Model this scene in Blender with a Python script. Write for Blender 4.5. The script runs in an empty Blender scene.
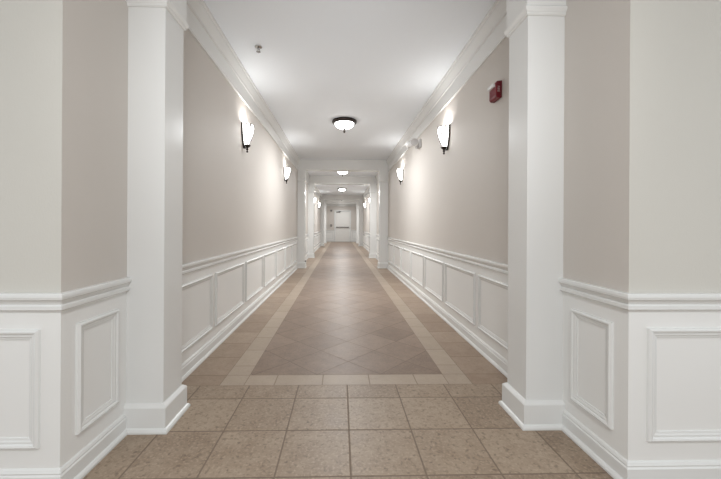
import bpy, bmesh, math
from mathutils import Vector, Matrix

# ------------------------------------------------------------------ camera, world, exposure
SC = bpy.context.scene
COL = SC.collection
W_PX, F_PX = 721.0, 331.0
YAW, ROLL = 0.0255, 0.0055
cam_data = bpy.data.cameras.new('camera')
cam_data.sensor_fit = 'HORIZONTAL'
cam_data.sensor_width = 36.0
cam_data.lens = 36.0 * F_PX / W_PX
cam_data.shift_x = 11.3 / W_PX
cam_data.shift_y = -13.1 / W_PX
cam_data.clip_start = 0.02
cam = bpy.data.objects.new('camera', cam_data)
COL.objects.link(cam)
cam.matrix_world = (Matrix.Translation((0, 0, 1.08)) @ Matrix.Rotation(-YAW, 4, 'Z')
                    @ Matrix.Rotation(math.pi / 2, 4, 'X') @ Matrix.Rotation(ROLL, 4, 'Z'))
SC.camera = cam

SC.view_settings.view_transform = 'Standard'
SC.view_settings.look = 'None'
SC.view_settings.gamma = 1.0
SC.view_settings.use_curve_mapping = False
SC.view_settings.exposure = 0.0

world = bpy.data.worlds.new('world')
SC.world = world
world.use_nodes = True
world.node_tree.nodes['Background'].inputs[0].default_value = (0.96, 0.985, 1.0, 1)
world.node_tree.nodes['Background'].inputs[1].default_value = 0.99

DOME_W = 48.0
SCONCE_W = 5.5          # watts of the bulb in each sconce
SHADE_E = 8.0          # glow of the opal sconce glass
DOME_E = 9.0          # glow of the ceiling light glass

# added fill light behind the camera, brightens the hall and its ceiling
ld = bpy.data.lights.new('hall_fill', 'AREA')
ld.shape = 'RECTANGLE'; ld.size = 0.9; ld.size_y = 0.6; ld.energy = 7.5; ld.color = (0.97, 0.985, 1.0); ld.spread = math.radians(50)
lo = bpy.data.objects.new('hall_fill', ld); COL.objects.link(lo)
lo.location = (0.05, -0.7, 0.9); lo.rotation_euler = (math.radians(90 + 21), 0, 0)

# ------------------------------------------------------------------ measures
XL, XR = -1.116, 1.228          # corridor walls
XLA, XRA = -1.123, 1.211        # walls of the recess before the first pillars
PL, PR = -0.930, 1.009          # inner faces of the pillars
YC = 1.36                       # plane of the lobby walls
YE = 23.5                       # end wall
CEIL = 2.80
RAIL = 0.807
PILLARS = [(1.77, 1.97), (8.56, 8.78), (11.36, 11.58), (18.2, 18.42), (21.1, 21.32)]
SECTIONS = [(1.97, 8.56), (8.78, 11.36), (11.58, 18.2), (18.42, 21.1), (21.32, YE)]
TH = 0.12

# ------------------------------------------------------------------ materials
def new_mat(name):
    m = bpy.data.materials.new(name)
    m.use_nodes = True
    nt = m.node_tree
    return m, nt, nt.nodes['Principled BSDF']

def node(nt, kind, **kw):
    n = nt.nodes.new(kind)
    for k, v in kw.items():
        setattr(n, k, v)
    return n

def val(nt, sock, v):
    if isinstance(v, bpy.types.NodeSocket):
        nt.links.new(v, sock)
    else:
        sock.default_value = v

def math_n(nt, op, a, b=0.0, c=None):
    n = node(nt, 'ShaderNodeMath', operation=op)
    val(nt, n.inputs[0], a); val(nt, n.inputs[1], b)
    if c is not None: val(nt, n.inputs[2], c)
    return n.outputs[0]

def mix_c(nt, f, a, b, blend='MIX'):
    n = node(nt, 'ShaderNodeMix', data_type='RGBA', blend_type=blend)
    val(nt, n.inputs[0], f)
    for s, v in ((n.inputs[6], a), (n.inputs[7], b)):
        val(nt, s, v if isinstance(v, bpy.types.NodeSocket) else (*v, 1))
    return n.outputs[2]

def paint(name, col, rough, bump=0.0, scale=220.0, stretch=(1, 1, 1), vary=0.02, spec=0.5):
    m, nt, bs = new_mat(name)
    tc = node(nt, 'ShaderNodeTexCoord')
    big = node(nt, 'ShaderNodeTexNoise'); big.inputs['Scale'].default_value = 1.3
    nt.links.new(tc.outputs['Object'], big.inputs['Vector'])
    f = math_n(nt, 'MULTIPLY_ADD', big.outputs['Fac'], 2 * vary, 1 - vary)
    cc = node(nt, 'ShaderNodeVectorMath', operation='SCALE')
    cc.inputs[0].default_value = col
    nt.links.new(f, cc.inputs['Scale'])
    nt.links.new(cc.outputs[0], bs.inputs['Base Color'])
    bs.inputs['Roughness'].default_value = rough
    bs.inputs['Specular IOR Level'].default_value = spec
    if bump:
        mp = node(nt, 'ShaderNodeMapping'); mp.inputs['Scale'].default_value = stretch
        nt.links.new(tc.outputs['Object'], mp.inputs[0])
        nz = node(nt, 'ShaderNodeTexNoise'); nz.inputs['Scale'].default_value = scale
        nz.inputs['Detail'].default_value = 3
        nt.links.new(mp.outputs[0], nz.inputs['Vector'])
        bp = node(nt, 'ShaderNodeBump'); bp.inputs['Strength'].default_value = bump
        bp.inputs['Distance'].default_value = 0.002
        nt.links.new(nz.outputs['Fac'], bp.inputs['Height'])
        nt.links.new(bp.outputs[0], bs.inputs['Normal'])
    return m

def plain(name, col, rough=0.5, metal=0.0, emit=None, strength=0.0, spec=0.5):
    m, nt, bs = new_mat(name)
    nz = node(nt, 'ShaderNodeTexNoise'); nz.inputs['Scale'].default_value = 40
    r = math_n(nt, 'MULTIPLY_ADD', nz.outputs['Fac'], 0.08, max(rough - 0.04, 0))
    nt.links.new(r, bs.inputs['Roughness'])
    bs.inputs['Base Color'].default_value = (*col, 1)
    bs.inputs['Metallic'].default_value = metal
    bs.inputs['Specular IOR Level'].default_value = spec
    if emit:
        bs.inputs['Emission Color'].default_value = (*emit, 1)
        bs.inputs['Emission Strength'].default_value = strength
    return m

def tiles(name, sx, sy, ox, oy, rot, dark, light, grout, gw=0.004, gmix=0.8, rough=0.42, speck=0.35, tone=0.7):
    """stone tiles of sx by sy metres: one tone per tile, mottling, pits and grout"""
    m, nt, bs = new_mat(name)
    tc = node(nt, 'ShaderNodeTexCoord')
    mp = node(nt, 'ShaderNodeMapping', vector_type='TEXTURE')
    mp.inputs['Location'].default_value = (ox, oy, 0)
    mp.inputs['Rotation'].default_value = (0, 0, rot)
    nt.links.new(tc.outputs['Object'], mp.inputs[0])
    sp = node(nt, 'ShaderNodeSeparateXYZ'); nt.links.new(mp.outputs[0], sp.inputs[0])
    u = math_n(nt, 'DIVIDE', sp.outputs[0], sx); v = math_n(nt, 'DIVIDE', sp.outputs[1], sy)
    cu, cv = math_n(nt, 'FLOOR', u), math_n(nt, 'FLOOR', v)
    fu, fv = math_n(nt, 'SUBTRACT', u, cu), math_n(nt, 'SUBTRACT', v, cv)
    du = math_n(nt, 'MULTIPLY', math_n(nt, 'MINIMUM', fu, math_n(nt, 'SUBTRACT', 1.0, fu)), sx)
    dv = math_n(nt, 'MULTIPLY', math_n(nt, 'MINIMUM', fv, math_n(nt, 'SUBTRACT', 1.0, fv)), sy)
    d = math_n(nt, 'MINIMUM', du, dv)
    cell = node(nt, 'ShaderNodeCombineXYZ')
    nt.links.new(cu, cell.inputs[0]); nt.links.new(cv, cell.inputs[1])
    wn = node(nt, 'ShaderNodeTexWhiteNoise', noise_dimensions='2D'); nt.links.new(cell.outputs[0], wn.inputs['Vector'])
    # mottling that differs from tile to tile
    off = node(nt, 'ShaderNodeVectorMath', operation='MULTIPLY_ADD')
    nt.links.new(cell.outputs[0], off.inputs[0]); off.inputs[1].default_value = (3.7, 5.3, 0)
    nt.links.new(tc.outputs['Object'], off.inputs[2])
    n1 = node(nt, 'ShaderNodeTexNoise'); n1.inputs['Scale'].default_value = 9; n1.inputs['Detail'].default_value = 6
    n1.inputs['Roughness'].default_value = 0.65
    n2 = node(nt, 'ShaderNodeTexNoise'); n2.inputs['Scale'].default_value = 75; n2.inputs['Detail'].default_value = 4
    n3 = node(nt, 'ShaderNodeTexNoise'); n3.inputs['Scale'].default_value = 45; n3.inputs['Detail'].default_value = 5
    n3.inputs['Distortion'].default_value = 0.5
    for n in (n1, n2, n3): nt.links.new(off.outputs[0], n.inputs['Vector'])
    t = math_n(nt, 'MULTIPLY_ADD', n1.outputs['Fac'], 2.6, -1.3)
    t = math_n(nt, 'ADD', t, math_n(nt, 'MULTIPLY_ADD', wn.outputs['Value'], tone, 0.5 - tone / 2))
    nt.nodes[-1].use_clamp = True
    c = mix_c(nt, t, dark, light)
    sk = node(nt, 'ShaderNodeMapRange'); sk.inputs[1].default_value = 0.52; sk.inputs[2].default_value = 0.72
    nt.links.new(n3.outputs['Fac'], sk.inputs[0])
    c = mix_c(nt, math_n(nt, 'MULTIPLY', sk.outputs[0], speck), c, tuple(x * 0.62 for x in dark))
    sl = node(nt, 'ShaderNodeMapRange'); sl.inputs[1].default_value = 0.5; sl.inputs[2].default_value = 0.75
    nt.links.new(n2.outputs['Fac'], sl.inputs[0])
    c = mix_c(nt, math_n(nt, 'MULTIPLY', sl.outputs[0], speck * 1.0), c, tuple(min(1, x * 1.25) for x in light))
    gm = node(nt, 'ShaderNodeMapRange', interpolation_type='SMOOTHSTEP')
    gm.inputs[1].default_value = gw * 0.45; gm.inputs[2].default_value = gw * 1.15
    gm.inputs[3].default_value = gmix; gm.inputs[4].default_value = 0.0
    nt.links.new(d, gm.inputs[0])
    c = mix_c(nt, gm.outputs[0], c, grout)
    nt.links.new(c, bs.inputs['Base Color'])
    rr = math_n(nt, 'MULTIPLY_ADD', n1.outputs['Fac'], 0.2, rough - 0.1)
    rr = math_n(nt, 'MULTIPLY_ADD', gm.outputs[0], 0.3, rr)
    nt.links.new(rr, bs.inputs['Roughness'])
    bs.inputs['Specular IOR Level'].default_value = 0.3
    h = math_n(nt, 'MULTIPLY_ADD', n3.outputs['Fac'], 0.25, math_n(nt, 'MULTIPLY', gm.outputs[0], -1.0))
    bp = node(nt, 'ShaderNodeBump'); bp.inputs['Strength'].default_value = 0.5; bp.inputs['Distance'].default_value = 0.002
    nt.links.new(h, bp.inputs['Height']); nt.links.new(bp.outputs[0], bs.inputs['Normal'])
    return m

M = {}
M['white'] = paint('white_trim_paint', (0.77, 0.77, 0.755), 0.25, 0.05, 90)
M['wains'] = paint('white_wainscot_paint', (0.83, 0.825, 0.805), 0.42, 0.08, 120)
M['greige'] = paint('greige_wall_paint', (0.63, 0.588, 0.545), 0.62, 0.15, 200, (1, 1, 0.25))
M['cream'] = paint('cream_wall_paint', (0.63, 0.61, 0.56), 0.6, 0.35, 260, (1, 1, 0.3))
M['ceil'] = paint('white_ceiling_paint', (0.84, 0.875, 0.91), 0.75, 0.2, 160)
M['perim'] = tiles('tan_stone_tiles', 0.33, 0.3267, 0.05, 1.756, 0, (0.259, 0.189, 0.134), (0.373, 0.291, 0.216), (0.173, 0.127, 0.094), 0.005, speck=0.85)
M['side'] = tiles('tan_stone_side_tiles', 0.6, 0.3267, -1.3, 1.756, 0, (0.282, 0.205, 0.147), (0.382, 0.291, 0.218), (0.182, 0.132, 0.094), 0.004)
M['side2'] = tiles('tan_stone_side_tiles_right', 0.6, 0.3267, 0.86, 1.756, 0, (0.282, 0.200, 0.143), (0.373, 0.282, 0.210), (0.182, 0.132, 0.094), 0.004)
M['strip_y'] = tiles('pale_stone_border', 0.6, 0.3267, -1.0, 2.57, 0, (0.373, 0.296, 0.227), (0.423, 0.341, 0.268), (0.228, 0.173, 0.129), 0.004, speck=0.2)
M['strip_y2'] = tiles('pale_stone_border_right', 0.6, 0.3267, 0.6, 2.57, 0, (0.373, 0.296, 0.227), (0.423, 0.341, 0.268), (0.228, 0.173, 0.129), 0.004, speck=0.2)
M['strip_x'] = tiles('pale_stone_border_across', 0.3267, 0.6, 0.206, 2.0, 0, (0.373, 0.296, 0.227), (0.423, 0.341, 0.268), (0.228, 0.173, 0.129), 0.004, speck=0.2)
M['field'] = tiles('rose_stone_diamond_tiles', 0.3267, 0.3267, 0.065, 2.644, math.pi / 4, (0.207, 0.147, 0.110), (0.296, 0.216, 0.163), (0.191, 0.141, 0.111), 0.004, 0.75, tone=0.7)
M['grout'] = plain('brown_grout', (0.23, 0.175, 0.135), 0.8)
M['bronze'] = plain('dark_bronze', (0.035, 0.026, 0.022), 0.38, 0.7)
M['opal'] = plain('lit_opal_glass', (0.9, 0.88, 0.84), 0.25, 0, (1.0, 0.985, 0.96), SHADE_E)
M['dome'] = plain('lit_frosted_glass', (0.9, 0.9, 0.88), 0.25, 0, (1.0, 0.99, 0.97), DOME_E)
M['red'] = plain('red_enamel', (0.18, 0.004, 0.014), 0.35)
M['clear'] = plain('clear_strobe_lens', (0.88, 0.88, 0.87), 0.15)
M['chrome'] = plain('chrome', (0.55, 0.55, 0.54), 0.25, 1.0)
M['plastic'] = plain('white_plastic', (0.78, 0.77, 0.76), 0.45)
M['lamp_glass'] = plain('unlit_lamp_glass', (0.52, 0.50, 0.49), 0.2)
M['black'] = plain('black_rubber', (0.012, 0.012, 0.012), 0.6)
M['steel'] = plain('dark_steel', (0.16, 0.15, 0.14), 0.4, 0.6)
M['door'] = paint('white_door_paint', (0.84, 0.825, 0.79), 0.4, 0.05, 90)
M['letters'] = plain('white_lettering', (0.62, 0.5, 0.48), 0.5)

# ------------------------------------------------------------------ geometry helpers
def obj(name, bm, mats, parent=None, smooth=False):
    me = bpy.data.meshes.new(name)
    bmesh.ops.recalc_face_normals(bm, faces=bm.faces)
    if smooth:
        for f in bm.faces: f.smooth = True
        for e in bm.edges:
            if len(e.link_faces) == 2 and e.calc_face_angle(0) > math.radians(38): e.smooth = False
    bm.to_mesh(me); bm.free()
    for m in (mats if isinstance(mats, (list, tuple)) else [mats]): me.materials.append(m)
    o = bpy.data.objects.new(name, me)
    COL.objects.link(o)
    if parent: o.parent = parent
    return o

def struct(name, bm, mats, parent=None, smooth=False):
    o = obj(name, bm, mats, parent, smooth)
    if not parent: o['kind'] = 'structure'
    return o

def tag(o, label, cat, group=None):
    o['label'] = label; o['category'] = cat
    if group: o['group'] = group
    return o

def thing(name, label, cat, loc, rotz=0.0, group=None):
    o = bpy.data.objects.new(name, None)
    o.empty_display_size = 0.1
    COL.objects.link(o)
    o.location = loc; o.rotation_euler = (0, 0, rotz)
    return tag(o, label, cat, group)

def dup(root, loc, rotz, label):
    r = root.copy(); COL.objects.link(r)
    r.location = loc; r.rotation_euler = (0, 0, rotz); r['label'] = label
    for ch in list(root.children):
        c = ch.copy(); COL.objects.link(c); c.parent = r
        for g in list(ch.children):
            d = g.copy(); COL.objects.link(d); d.parent = c
    return r

def box(bm, x0, x1, y0, y1, z0, z1, mi=0, bevel=0.0):
    r = bmesh.ops.create_cube(bm, size=1.0)
    vs = r['verts']
    for v in vs:
        v.co = Vector(((x0 + x1) / 2 + v.co.x * (x1 - x0), (y0 + y1) / 2 + v.co.y * (y1 - y0), (z0 + z1) / 2 + v.co.z * (z1 - z0)))
    fs = {f for v in vs for f in v.link_faces}
    for f in fs: f.material_index = mi
    if bevel:
        es = {e for v in vs for e in v.link_edges}
        bmesh.ops.bevel(bm, geom=list(es), offset=bevel, segments=2, profile=0.5, affect='EDGES')
    return fs

def sweep(bm, prof, path, side, cap=True):
    """profile [(out, z)] along an XY polyline, mitred; side 1 puts it right of the path, -1 left"""
    n = len(path); nr = []
    for i in range(n - 1):
        d = (Vector(path[i + 1]) - Vector(path[i])).normalized()
        nr.append(Vector((d.y, -d.x)) * side)
    rings = []
    for i in range(n):
        if i == 0: off = nr[0]
        elif i == n - 1: off = nr[-1]
        else:
            s = nr[i - 1] + nr[i]; off = s / (1 + nr[i - 1].dot(nr[i]))
        rings.append([bm.verts.new((path[i][0] + off.x * p, path[i][1] + off.y * p, z)) for p, z in prof])
    k = len(prof)
    for a, b in zip(rings, rings[1:]):
        for j in range(k):
            bm.faces.new((a[j], a[(j + 1) % k], b[(j + 1) % k], b[j]))
    if cap:
        bm.faces.new(rings[0]); bm.faces.new(rings[-1][::-1])

def frame(bm, org, udir, ndir, u0, u1, z0, z1, prof):
    """picture-frame moulding on a wall; prof = [(inset, height)]"""
    org, udir, ndir = Vector(org), Vector(udir), Vector(ndir)
    rings = []
    for ins, h in prof:
        c = ((u0 + ins, z0 + ins), (u1 - ins, z0 + ins), (u1 - ins, z1 - ins), (u0 + ins, z1 - ins))
        rings.append([bm.verts.new(org + udir * u + Vector((0, 0, z)) + ndir * h) for u, z in c])
    for a, b in zip(rings, rings[1:] + rings[:1]):
        for j in range(4):
            bm.faces.new((a[j], a[(j + 1) % 4], b[(j + 1) % 4], b[j]))

def lathe(bm, prof, n=32, a0=0.0, a1=2 * math.pi, org=(0, 0, 0)):
    full = abs(a1 - a0 - 2 * math.pi) < 1e-6
    m = n if full else n + 1
    ox, oy, oz = org
    rings = []
    for r, z in prof:
        if r < 1e-6: rings.append([bm.verts.new((ox, oy, oz + z))])
        else: rings.append([bm.verts.new((ox + r * math.cos(a0 + (a1 - a0) * i / n), oy + r * math.sin(a0 + (a1 - a0) * i / n), oz + z)) for i in range(m)])
    for a, b in zip(rings, rings[1:]):
        cnt = n
        for i in range(cnt):
            j = (i + 1) % m if full else i + 1
            if len(a) == 1 and len(b) == 1: continue
            if len(a) == 1: bm.faces.new((a[0], b[i], b[j]))
            elif len(b) == 1: bm.faces.new((a[i], a[j], b[0]))
            else: bm.faces.new((a[i], a[j], b[j], b[i]))

def tube(bm, pts, r, n=8):
    pts = [Vector(p) for p in pts]; rings = []
    for i, p in enumerate(pts):
        d = (pts[min(i + 1, len(pts) - 1)] - pts[max(i - 1, 0)]).normalized()
        ref = Vector((0, 0, 1)) if abs(d.z) < 0.9 else Vector((1, 0, 0))
        a = d.cross(ref).normalized(); b = d.cross(a)
        rings.append([bm.verts.new(p + (a * math.cos(2 * math.pi * k / n) + b * math.sin(2 * math.pi * k / n)) * r) for k in range(n)])
    for a, b in zip(rings, rings[1:]):
        for j in range(n): bm.faces.new((a[j], a[(j + 1) % n], b[(j + 1) % n], b[j]))
    bm.faces.new(rings[0]); bm.faces.new(rings[-1])

def xform(bm, verts_from, mat):
    vs = list(bm.verts)[verts_from:]
    for v in vs: v.co = mat @ v.co

# ------------------------------------------------------------------ floor and ceiling
bm = bmesh.new()
def quad(x0, x1, y0, y1, mi):
    f = bm.faces.new([bm.verts.new(p) for p in ((x0, y0, 0), (x1, y0, 0), (x1, y1, 0), (x0, y1, 0))]); f.material_index = mi
Y1, Y2 = 2.255, 2.41
SO0, SI0, SI1, SO1 = -0.815, -0.65, 0.75, 0.915
LX0, LX1, LY0 = -3.2, 3.3, -3.6
quad(LX0, LX1, LY0, YC + 0.05, 0)
quad(XL - 0.05, XR + 0.05, YC + 0.05, Y1, 0)
quad(XL - 0.05, SO0, Y1, YE + 0.1, 1)
quad(SO1, XR + 0.05, Y1, YE + 0.1, 2)
quad(SO0, SI0, Y1, YE + 0.1, 3)
quad(SI1, SO1, Y1, YE + 0.1, 4)
quad(SI0, SI1, Y1, Y2, 5)
quad(SI0, SI1, Y2, YE + 0.1, 6)
def seam(x0, x1, y0, y1):
    f = bm.faces.new([bm.verts.new(p) for p in ((x0, y0, 0.0004), (x1, y0, 0.0004), (x1, y1, 0.0004), (x0, y1, 0.0004))]); f.material_index = 7
g = 0.002
for x in (SO0, SI0, SI1, SO1): seam(x - g, x + g, Y1, YE)
seam(SO0, SI0, Y2 - g, Y2 + g); seam(SI1, SO1, Y2 - g, Y2 + g)
seam(XL, XR, Y1 - g, Y1 + g); seam(SI0, SI1, Y2 - g, Y2 + g)
for z in (-0.1,):
    bm.faces.new([bm.verts.new(p) for p in ((LX0, LY0, z), (LX0, YE + .1, z), (LX1, YE + .1, z), (LX1, LY0, z))])
obj_floor = struct('floor', bm, [M['perim'], M['side'], M['side2'], M['strip_y'], M['strip_y2'], M['strip_x'], M['field'], M['grout']])

bm = bmesh.new()
box(bm, LX0, LX1, LY0, YE + 0.12, CEIL, CEIL + 0.1)
struct('ceiling', bm, M['ceil'])

# ------------------------------------------------------------------ walls
ZM = 0.775   # paint changes behind the chair rail
def wall(name, x0, x1, y0, y1, upper=1, face_front=None):
    b = bmesh.new()
    for z0, z1, up in ((0, ZM, False), (ZM, CEIL, True)):
        fs = box(b, x0, x1, y0, y1, z0, z1, upper if up else 0)
        if face_front is not None and up:
            for f in fs:
                f.normal_update()
                if f.normal.y < -0.5: f.material_index = face_front
    return struct(name, b, [M['wains'], M['greige'], M['cream']])

YM = 1.87     # hidden inside the first pillars
w_left = wall('wall_left', XL - TH, XL, YM, YE + TH)
w_right = wall('wall_right', XR, XR + TH, YM, YE + TH)
w_fl = wall('wall_front_left', LX0, XLA, YC, YM, 1, 2)
w_fr = wall('wall_front_right', XRA, LX1, YC, YM, 1, 2)

DX0, DX1, DZ = -0.385, 0.64, 2.13
bm = bmesh.new()
for x0, x1, segs in ((XL, DX0, ((0, ZM, 0), (ZM, CEIL, 1))), (DX1, XR, ((0, ZM, 0), (ZM, CEIL, 1))), (DX0, DX1, ((DZ, CEIL, 1),))):
    for z0, z1, mi in segs: box(bm, x0, x1, YE, YE + TH, z0, z1, mi)
w_end = struct('wall_back', bm, [M['wains'], M['greige']])

# ------------------------------------------------------------------ mouldings
BASE = [(0, 0), (0.030, 0), (0.030, 0.010), (0.024, 0.020), (0.016, 0.024), (0.016, 0.076), (0.011, 0.082), (0.012, 0.088), (0.007, 0.098), (0, 0.102)]
RAILP = [(0, RAIL - 0.072), (0.010, RAIL - 0.072), (0.016, RAIL - 0.066), (0.016, RAIL - 0.052), (0.010, RAIL - 0.046), (0.014, RAIL - 0.036),
         (0.019, RAIL - 0.028), (0.025, RAIL - 0.024), (0.027, RAIL - 0.014), (0.025, RAIL - 0.004), (0.020, RAIL), (0, RAIL)]
CROWN = [(0, 2.50), (0.012, 2.50), (0.016, 2.507), (0.012, 2.516), (0.012, 2.655), (0.022, 2.662), (0.022, 2.676), (0.026, 2.690),
         (0.036, 2.716), (0.046, 2.742), (0.050, 2.758), (0.050, 2.768), (0.062, 2.774), (0.062, CEIL), (0, CEIL)]
PANEL = [(0, 0), (0.001, 0.010), (0.008, 0.017), (0.015, 0.015), (0.019, 0.009), (0.027, 0.009), (0.032, 0.006), (0.040, 0.0045), (0.0405, 0.0)]
ntrim = 0
def trim(prof, path, side, base=None):
    global ntrim
    b = bmesh.new(); sweep(b, prof, path, side)
    if base: nm = base
    else:
        ntrim += 1; nm = 'trim_%d' % ntrim
    o = struct(nm, b, M['white'])
    return o

# the lobby corner pieces
for X, lx, side, s in ((XLA, LX0, 1, 'left'), (XRA, LX1, -1, 'right')):
    path = [(lx, YC), (X, YC), (X, PILLARS[0][0])]
    trim(RAILP, path, side)
    trim(BASE, path, side, 'baseboard_front_' + s)
for k, (a, b_) in enumerate(SECTIONS):
    for X, side, s in ((XL, 1, 'left'), (XR, -1, 'right')):
        path = [(X, a), (X, b_)]
        trim(RAILP, path, side)
        trim(CROWN, path, side)
        trim(BASE, path, side, 'baseboard_%s' % s if k == 0 else 'baseboard_%s_%d' % (s, k + 1))
# end wall
trim(RAILP, [(XL, YE), (DX0 - 0.08, YE)], 1); trim(RAILP, [(DX1 + 0.08, YE), (XR, YE)], 1)
trim(BASE, [(XL, YE), (DX0 - 0.08, YE)], 1, 'baseboard_back_left'); trim(BASE, [(DX1 + 0.08, YE), (XR, YE)], 1, 'baseboard_back_right')
trim(CROWN, [(XL, YE), (XR, YE)], 1)

# framed wainscot panels
PZ0, PZ1 = 0.186, 0.660
def panel(parent, org, u, n, u0, u1):
    b = bmesh.new(); frame(b, org, u, n, u0, u1, PZ0, PZ1, PANEL)
    obj('panel_molding', b, M['white'], parent)
panel(w_fl, (XLA, 0, 0), (0, 1, 0), (1, 0, 0), YC + 0.075, PILLARS[0][0] - 0.075)
panel(w_fr, (XRA, 0, 0), (0, 1, 0), (-1, 0, 0), YC + 0.075, PILLARS[0][0] - 0.075)
for k in range(2):
    panel(w_fl, (XLA, YC, 0), (-1, 0, 0), (0, -1, 0), 0.078 + k * 0.94, 0.078 + k * 0.94 + 0.85)
    panel(w_fr, (XRA, YC, 0), (1, 0, 0), (0, -1, 0), 0.078 + k * 0.94, 0.078 + k * 0.94 + 0.85)
for a, b_ in SECTIONS:
    L = b_ - a
    n = max(2, round(L / 0.94)); per = (L - 0.08) / n
    for k in range(n):
        u0 = a + 0.08 + k * per; u1 = u0 + per - 0.08
        panel(w_left, (XL, 0, 0), (0, 1, 0), (1, 0, 0), u0, u1)
        panel(w_right, (XR, 0, 0), (0, 1, 0), (-1, 0, 0), u0, u1)
panel(w_end, (0, YE, 0), (1, 0, 0), (0, -1, 0), XL + 0.08, DX0 - 0.16)
panel(w_end, (0, YE, 0), (1, 0, 0), (0, -1, 0), DX1 + 0.16, XR - 0.08)

# ------------------------------------------------------------------ pillars with plinths, capitals and the beams they carry
PLINTH = [(0, 0), (0.036, 0), (0.036, 0.010), (0.030, 0.020), (0.022, 0.024), (0.022, 0.126), (0.018, 0.132), (0.004, 0.144), (0, 0.144)]
CAPZ = 2.228
CAPITAL = [(0, CAPZ), (0.006, CAPZ), (0.012, CAPZ + 0.006), (0.012, CAPZ + 0.014), (0.016, CAPZ + 0.018), (0.022, CAPZ + 0.030), (0.024, CAPZ + 0.040), (0.016, CAPZ + 0.048), (0.012, CAPZ + 0.052), (0.012, 2.535), (0, 2.535)]
for k, (a, b_) in enumerate(PILLARS):
    for X, P, side, s in ((XL, PL, 1, 'left'), (XR, PR, -1, 'right')):
        bm = bmesh.new(); W = X - side * 0.02      # set a little into the wall
        box(bm, min(W, P), max(W, P), a, b_, 0, 2.535)
        p = struct('pillar_%s_%d' % (s, k + 1), bm, M['white'])
        path = [(W, a), (P, a), (P, b_), (W, b_)]
        b2 = bmesh.new(); sweep(b2, PLINTH, path, side); obj('plinth', b2, M['white'], p)
        b2 = bmesh.new(); sweep(b2, CAPITAL, path, side); obj('capital', b2, M['white'], p)
    bm = bmesh.new(); box(bm, XL, XR, a - 0.012, b_ + 0.012, 2.535, CEIL, 0)
    struct('beam_%d' % (k + 1), bm, M['white'])

# ------------------------------------------------------------------ the door at the far end
bm = bmesh.new(); box(bm, DX0 + 0.004, DX1 - 0.004, YE + 0.03, YE + 0.075, 0.008, DZ - 0.004, 0, 0.002)
door = struct('door_1', bm, M['door'])
bm = bmesh.new()
for x0, x1, z0, z1 in ((DX0 - 0.08, DX0, 0, DZ + 0.08), (DX1, DX1 + 0.08, 0, DZ + 0.08), (DX0, DX1, DZ, DZ + 0.08)):
    box(bm, x0, x1, YE - 0.022, YE + 0.03, z0, z1, 0, 0.004)
obj('door_casing', bm, M['white'], door)
bm = bmesh.new()
box(bm, DX0 + 0.06, DX1 - 0.06, YE - 0.030, YE + 0.004, 0.985, 1.045, 0, 0.006)
for x in (DX0 + 0.07, DX1 - 0.15): box(bm, x, x + 0.08, YE - 0.012, YE + 0.03, 0.975, 1.055, 0, 0.005)
obj('panic_bar', bm, M['steel'], door)
bm = bmesh.new()
box(bm, DX0 + 0.06, DX0 + 0.34, YE - 0.035, YE + 0.03, DZ - 0.075, DZ - 0.015, 0, 0.006)
tube(bm, [(DX0 + 0.2, YE - 0.03, DZ - 0.01), (DX0 + 0.42, YE - 0.15, DZ - 0.005), (DX0 + 0.30, YE - 0.02, DZ + 0.02)], 0.012)
obj('door_closer', bm, M['steel'], door)

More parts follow.
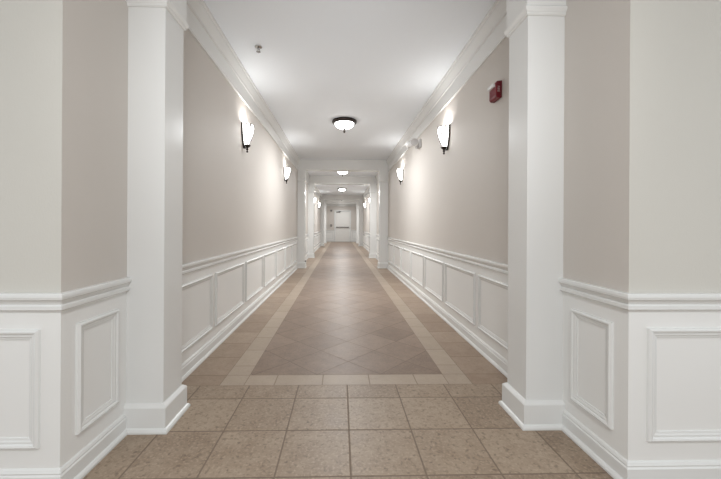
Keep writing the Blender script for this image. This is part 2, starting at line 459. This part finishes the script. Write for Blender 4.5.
# ------------------------------------------------------------------ wall sconces
def shade_r(t):      # t 0 bottom .. 1 top
    return 0.018 + 0.074 * math.sin(min(t, 1.0) * math.pi * 0.52) if t > 0 else 0.018
SH_B, SH_T = 0.068, 0.308
def make_sconce(loc, rotz, label):
    t = thing('wall_sconce', label, 'wall light', loc, rotz, 'wall sconces along the hallway')
    N = 14
    out = [(shade_r(i / N), SH_B + (SH_T - SH_B) * i / N) for i in range(N + 1)]
    inn = [(max(r - 0.005, 0.01), z) for r, z in out[::-1]]
    b = bmesh.new(); lathe(b, out + inn[:-1] + [(0.0, SH_B + 0.004)], 24, -math.pi / 2, math.pi / 2, (0.018, 0, 0))
    obj('glass_shade', b, M['opal'], t, True)
    # back plate: a pointed bronze strip against the wall
    b = bmesh.new()
    ol = [(-0.022, 0.05), (-0.050, 0.085), (-0.078, 0.14), (-0.096, 0.21), (-0.102, 0.30), (-0.102, 0.318), (0.102, 0.318), (0.102, 0.30), (0.096, 0.21), (0.078, 0.14), (0.050, 0.085), (0.022, 0.05)]
    fr = [b.verts.new((0.018, y, z)) for y, z in ol]; bk = [b.verts.new((0.0, y, z)) for y, z in ol]
    b.faces.new(fr); b.faces.new(bk[::-1])
    for i in range(len(ol)): b.faces.new((fr[i], bk[i], bk[(i + 1) % len(ol)], fr[(i + 1) % len(ol)]))
    obj('back_plate', b, M['bronze'], t)
    # curved straps over the glass
    for s in (-1, 1):
        b = bmesh.new(); an = s * math.radians(38)
        tube(b, [(0.018 + (shade_r(i / N) + 0.004) * math.cos(an), (shade_r(i / N) + 0.004) * math.sin(an), SH_B + (SH_T - SH_B) * i / N) for i in range(0, N + 1, 2)], 0.0075, 6)
        obj('strap', b, M['bronze'], t, True)
    for an in (-70, -38, 0, 38, 70):
        b = bmesh.new(); a = math.radians(an); r = shade_r(1)
        v0 = len(b.verts); box(b, r - 0.009, r + 0.007, -0.009, 0.009, SH_T - 0.022, SH_T + 0.008, 0, 0.002)
        xform(b, 0, Matrix.Translation((0.018, 0, 0)) @ Matrix.Rotation(a, 4, 'Z'))
        obj('clip', b, M['bronze'], t)
    b = bmesh.new()
    lathe(b, [(0, 0.0), (0.008, 0.002), (0.012, 0.010), (0.009, 0.019), (0.006, 0.026), (0.013, 0.034), (0.016, 0.042), (0.010, 0.050), (0.012, 0.058),
              (0.022, 0.064), (0.032, 0.072), (0.038, 0.084), (0.032, 0.088), (0.018, 0.072), (0, 0.066)], 20, org=(0.040, 0, 0))
    obj('finial', b, M['bronze'], t, True)
    ld = bpy.data.lights.new('bulb', 'POINT'); ld.energy = SCONCE_W; ld.color = (1.0, 0.99, 0.97); ld.shadow_soft_size = 0.025
    lo = bpy.data.objects.new('bulb', ld); COL.objects.link(lo); lo.parent = t; lo.location = (0.066, 0, 0.285)
    return t

SZ = 1.918
sconces = [
    (XL, 3.82, 0, 'lit bronze wall sconce on left wall, largest and nearest of the left row'),
    (XR, 3.80, math.pi, 'lit bronze wall sconce on right wall between red fire strobe and emergency light'),
    (XL, 6.58, 0, 'lit wall sconce on left wall just before the second left pillar'),
    (XR, 6.58, math.pi, 'lit wall sconce on right wall beyond the emergency light, before the second pillar'),
    (XL, 13.4, 0, 'small far lit sconce on left wall, first one beyond the third left pillar'),
    (XR, 13.4, math.pi, 'small far lit sconce on right wall, first one beyond the third right pillar'),
    (XL, 16.4, 0, 'farthest lit sconce on left wall before the end door'),
    (XR, 16.4, math.pi, 'farthest lit sconce on right wall before the end door'),
]
first = None
for x, y, rz, lab in sconces:
    if first is None: first = make_sconce((x, y, SZ), rz, lab)
    else: dup(first, (x, y, SZ), rz, lab)

# ------------------------------------------------------------------ flush ceiling lights
def make_ceiling_light(loc, label):
    t = thing('ceiling_light', label, 'ceiling light', loc, 0, 'flush ceiling lights along the hallway')
    b = bmesh.new()
    lathe(b, [(0, 0), (0.182, 0), (0.196, -0.006), (0.201, -0.018), (0.197, -0.036), (0.186, -0.048), (0.170, -0.054), (0.156, -0.052), (0.152, -0.044), (0.152, -0.02), (0, -0.02)], 48)
    obj('rim', b, M['bronze'], t, True)
    b = bmesh.new()
    pr = [(0.154, -0.036)] + [(0.154 * math.cos(a), -0.046 - 0.094 * math.sin(a)) for a in [math.pi / 2 * i / 12 for i in range(12)]] + [(0, -0.140)]
    lathe(b, pr, 48)
    obj('glass_dome', b, M['dome'], t, True)
    b = bmesh.new()
    lathe(b, [(0, -0.134), (0.024, -0.136), (0.026, -0.143), (0.014, -0.152), (0.011, -0.162), (0.018, -0.174), (0.017, -0.188), (0.009, -0.200), (0, -0.203)], 20)
    obj('finial', b, M['bronze'], t, True)
    ad = bpy.data.lights.new('bulb', 'AREA'); ad.shape = 'DISK'; ad.size = 0.3; ad.energy = DOME_W; ad.color = (0.96, 0.985, 1.0)
    ao = bpy.data.objects.new('bulb', ad); COL.objects.link(ao); ao.parent = t; ao.location = (0, 0, -0.21)
    return t
CX = 0.05
c0 = make_ceiling_light((CX, 5.38, CEIL), 'lit flush dome ceiling light with dark rim, nearest and largest overhead')
dup(c0, (CX, 10.1, CEIL), 0, 'lit flush ceiling light half hidden behind the second ceiling beam')
dup(c0, (CX, 14.9, CEIL), 0, 'small far flush ceiling light seen under the third ceiling beam')
dup(c0, (CX, 19.8, CEIL), 0, 'added flush ceiling light hidden behind the fourth ceiling beam near the end door')  # added to light the fourth section, no lamp shows there
dup(c0, (CX, -0.6, CEIL), 0, 'added unseen flush ceiling light in the lobby before the first pillars')  # extra lamp out of view, added to light the lobby side
last = dup(c0, (CX, 22.4, CEIL), 0, 'added unseen flush ceiling light behind the last beam right before the end door')  # added out of sight to brighten the end wall and door
for ch in last.children:
    if ch.type == 'LIGHT': ch.data = ch.data.copy(); ch.data.energy = 13.0

# ------------------------------------------------------------------ fire strobe on the right wall
t = thing('fire_strobe', 'small red fire alarm strobe high on right wall beside the near pillar', 'fire alarm', (XR, 2.565, 2.075), math.pi)
b = bmesh.new(); box(b, 0, 0.010, -0.062, 0.062, 0, 0.130, 0, 0.003); obj('back_box', b, M['red'], t)
b = bmesh.new()
vs = [(0.010, 0.0), (0.034, 0.002), (0.044, 0.014), (0.044, 0.118), (0.036, 0.128), (0.010, 0.130)]
fa = [b.verts.new((x, -0.059, z)) for x, z in vs]; fb = [b.verts.new((x, 0.059, z)) for x, z in vs]
b.faces.new(fa); b.faces.new(fb[::-1])
for i in range(len(vs)): b.faces.new((fa[i], fb[i], fb[(i + 1) % len(vs)], fa[(i + 1) % len(vs)]))
bmesh.ops.bevel(b, geom=list(b.edges), offset=0.002, segments=1, affect='EDGES')
hs = obj('housing', b, M['red'], t)
b = bmesh.new()
for k in range(5): box(b, 0.0435, 0.0455, -0.045 + k * 0.02, -0.039 + k * 0.02, 0.02, 0.075)
obj('grille', b, M['red'], hs)
b = bmesh.new(); box(b, 0.040, 0.066, -0.050, 0.040, 0.088, 0.116, 0, 0.006); obj('strobe_lens', b, M['clear'], t)
tx = bpy.data.curves.new('lettering', 'FONT'); tx.body = 'FIRE'; tx.size = 0.026; tx.align_x = 'CENTER'; tx.align_y = 'CENTER'; tx.extrude = 0.0004
tx.materials.append(M['letters'])
tmp = bpy.data.objects.new('lettering', tx); COL.objects.link(tmp)
bpy.context.view_layer.update()
lme = bpy.data.meshes.new_from_object(tmp.evaluated_get(bpy.context.evaluated_depsgraph_get()))
bpy.data.objects.remove(tmp)
to = bpy.data.objects.new('lettering', lme); COL.objects.link(to); to.parent = hs
# on the side that looks back to the lobby (local +y, since the strobe is turned half round), reading upwards
to.matrix_local = Matrix.Translation((0.026, 0.0594, 0.066)) @ Matrix(((0, 1, 0, 0), (0, 0, 1, 0), (1, 0, 0, 0), (0, 0, 0, 1))) @ Matrix.Rotation(math.pi, 4, 'Z')

# ------------------------------------------------------------------ emergency light by the crown
t = thing('emergency_light', 'white twin-head emergency light at the crown moulding on right wall', 'emergency light', (XR, 5.13, 2.285), math.pi)
b = bmesh.new(); box(b, 0, 0.028, -0.075, 0.075, 0.02, 0.150, 0, 0.006); obj('mounting_plate', b, M['plastic'], t)
b = bmesh.new(); tube(b, [(0.02, 0, 0.085), (0.150, -0.03, 0.085)], 0.020, 14); obj('arm', b, M['plastic'], t, True)
def head(loc, rx, rz, r):
    b = bmesh.new()
    lathe(b, [(0, -0.05), (r * 0.55, -0.046), (r * 0.85, -0.03), (r, -0.005), (r, 0.02), (r * 0.94, 0.026), (r * 0.9, 0.02), (0, 0.02)], 26)
    mt = Matrix.Translation(loc) @ Matrix.Rotation(rz, 4, 'Z') @ Matrix.Rotation(rx, 4, 'X')
    xform(b, 0, mt)
    h = obj('lamp_head', b, M['plastic'], t, True)
    b = bmesh.new(); lathe(b, [(0, 0.030), (r * 0.5, 0.028), (r * 0.89, 0.021), (r * 0.89, 0.016), (0, 0.016)], 26); xform(b, 0, mt)
    obj('lens', b, M['lamp_glass'], h, True)
head((0.100, 0.055, 0.095), -math.radians(80), -0.35, 0.062)
head((0.165, -0.045, 0.085), math.radians(75), 0.5, 0.050)
b = bmesh.new(); lathe(b, [(0, -0.03), (0.018, -0.028), (0.022, -0.01), (0.022, 0.02), (0, 0.02)], 16, org=(0.05, 0.0, 0.04)); obj('swivel', b, M['lamp_glass'], t, True)

# ------------------------------------------------------------------ sprinkler head
t = thing('sprinkler_head', 'small chrome sprinkler head on the ceiling near the left crown', 'sprinkler', (-0.80, 3.20, CEIL))
b = bmesh.new(); lathe(b, [(0, 0), (0.036, 0), (0.034, -0.006), (0.018, -0.014), (0.014, -0.010), (0, -0.010)], 28); obj('escutcheon', b, M['chrome'], t, True)
b = bmesh.new(); lathe(b, [(0, -0.008), (0.010, -0.008), (0.010, -0.024), (0.006, -0.028), (0, -0.028)], 16); obj('nozzle', b, M['chrome'], t, True)
b = bmesh.new()
for s in (-1, 1): tube(b, [(s * 0.009, 0, -0.022), (s * 0.014, 0, -0.032), (s * 0.004, 0, -0.046)], 0.0022, 6)
obj('frame_arms', b, M['chrome'], t, True)
b = bmesh.new(); lathe(b, [(0, -0.044), (0.020, -0.046), (0.020, -0.049), (0, -0.050)], 20); obj('deflector', b, M['steel'], t, True)

# ------------------------------------------------------------------ alarm devices left of the end door, stop on a pillar
t = thing('alarm_horn', 'small dark alarm horn on end wall high left of the door', 'fire alarm', (-0.68, YE, 2.13))
b = bmesh.new(); box(b, -0.065, 0.065, -0.04, 0, 0, 0.13, 0, 0.006); obj('housing', b, M['steel'], t)
b = bmesh.new(); box(b, -0.045, 0.045, -0.052, -0.04, 0.085, 0.115, 0, 0.004); obj('strobe_lens', b, M['lamp_glass'], t)
t = thing('pull_station', 'small dark alarm pull station on end wall left of the door push bar', 'fire alarm', (-0.68, YE, 1.06))
b = bmesh.new(); box(b, -0.06, 0.06, -0.045, 0, 0, 0.15, 0, 0.006); obj('housing', b, M['steel'], t)
b = bmesh.new(); box(b, -0.04, 0.04, -0.06, -0.045, 0.05, 0.075, 0, 0.003); obj('pull_handle', b, M['plastic'], t)

t = thing('door_stop', 'small black stop low on inner face of second left pillar', 'door stop', (PL, 8.64, 0.17))
b = bmesh.new(); lathe(b, [(0, 0), (0.022, 0), (0.022, 0.01), (0.016, 0.016), (0.016, 0.03), (0, 0.032)], 18); xform(b, 0, Matrix.Rotation(math.pi / 2, 4, 'Y')); obj('bumper', b, M['black'], t, True)
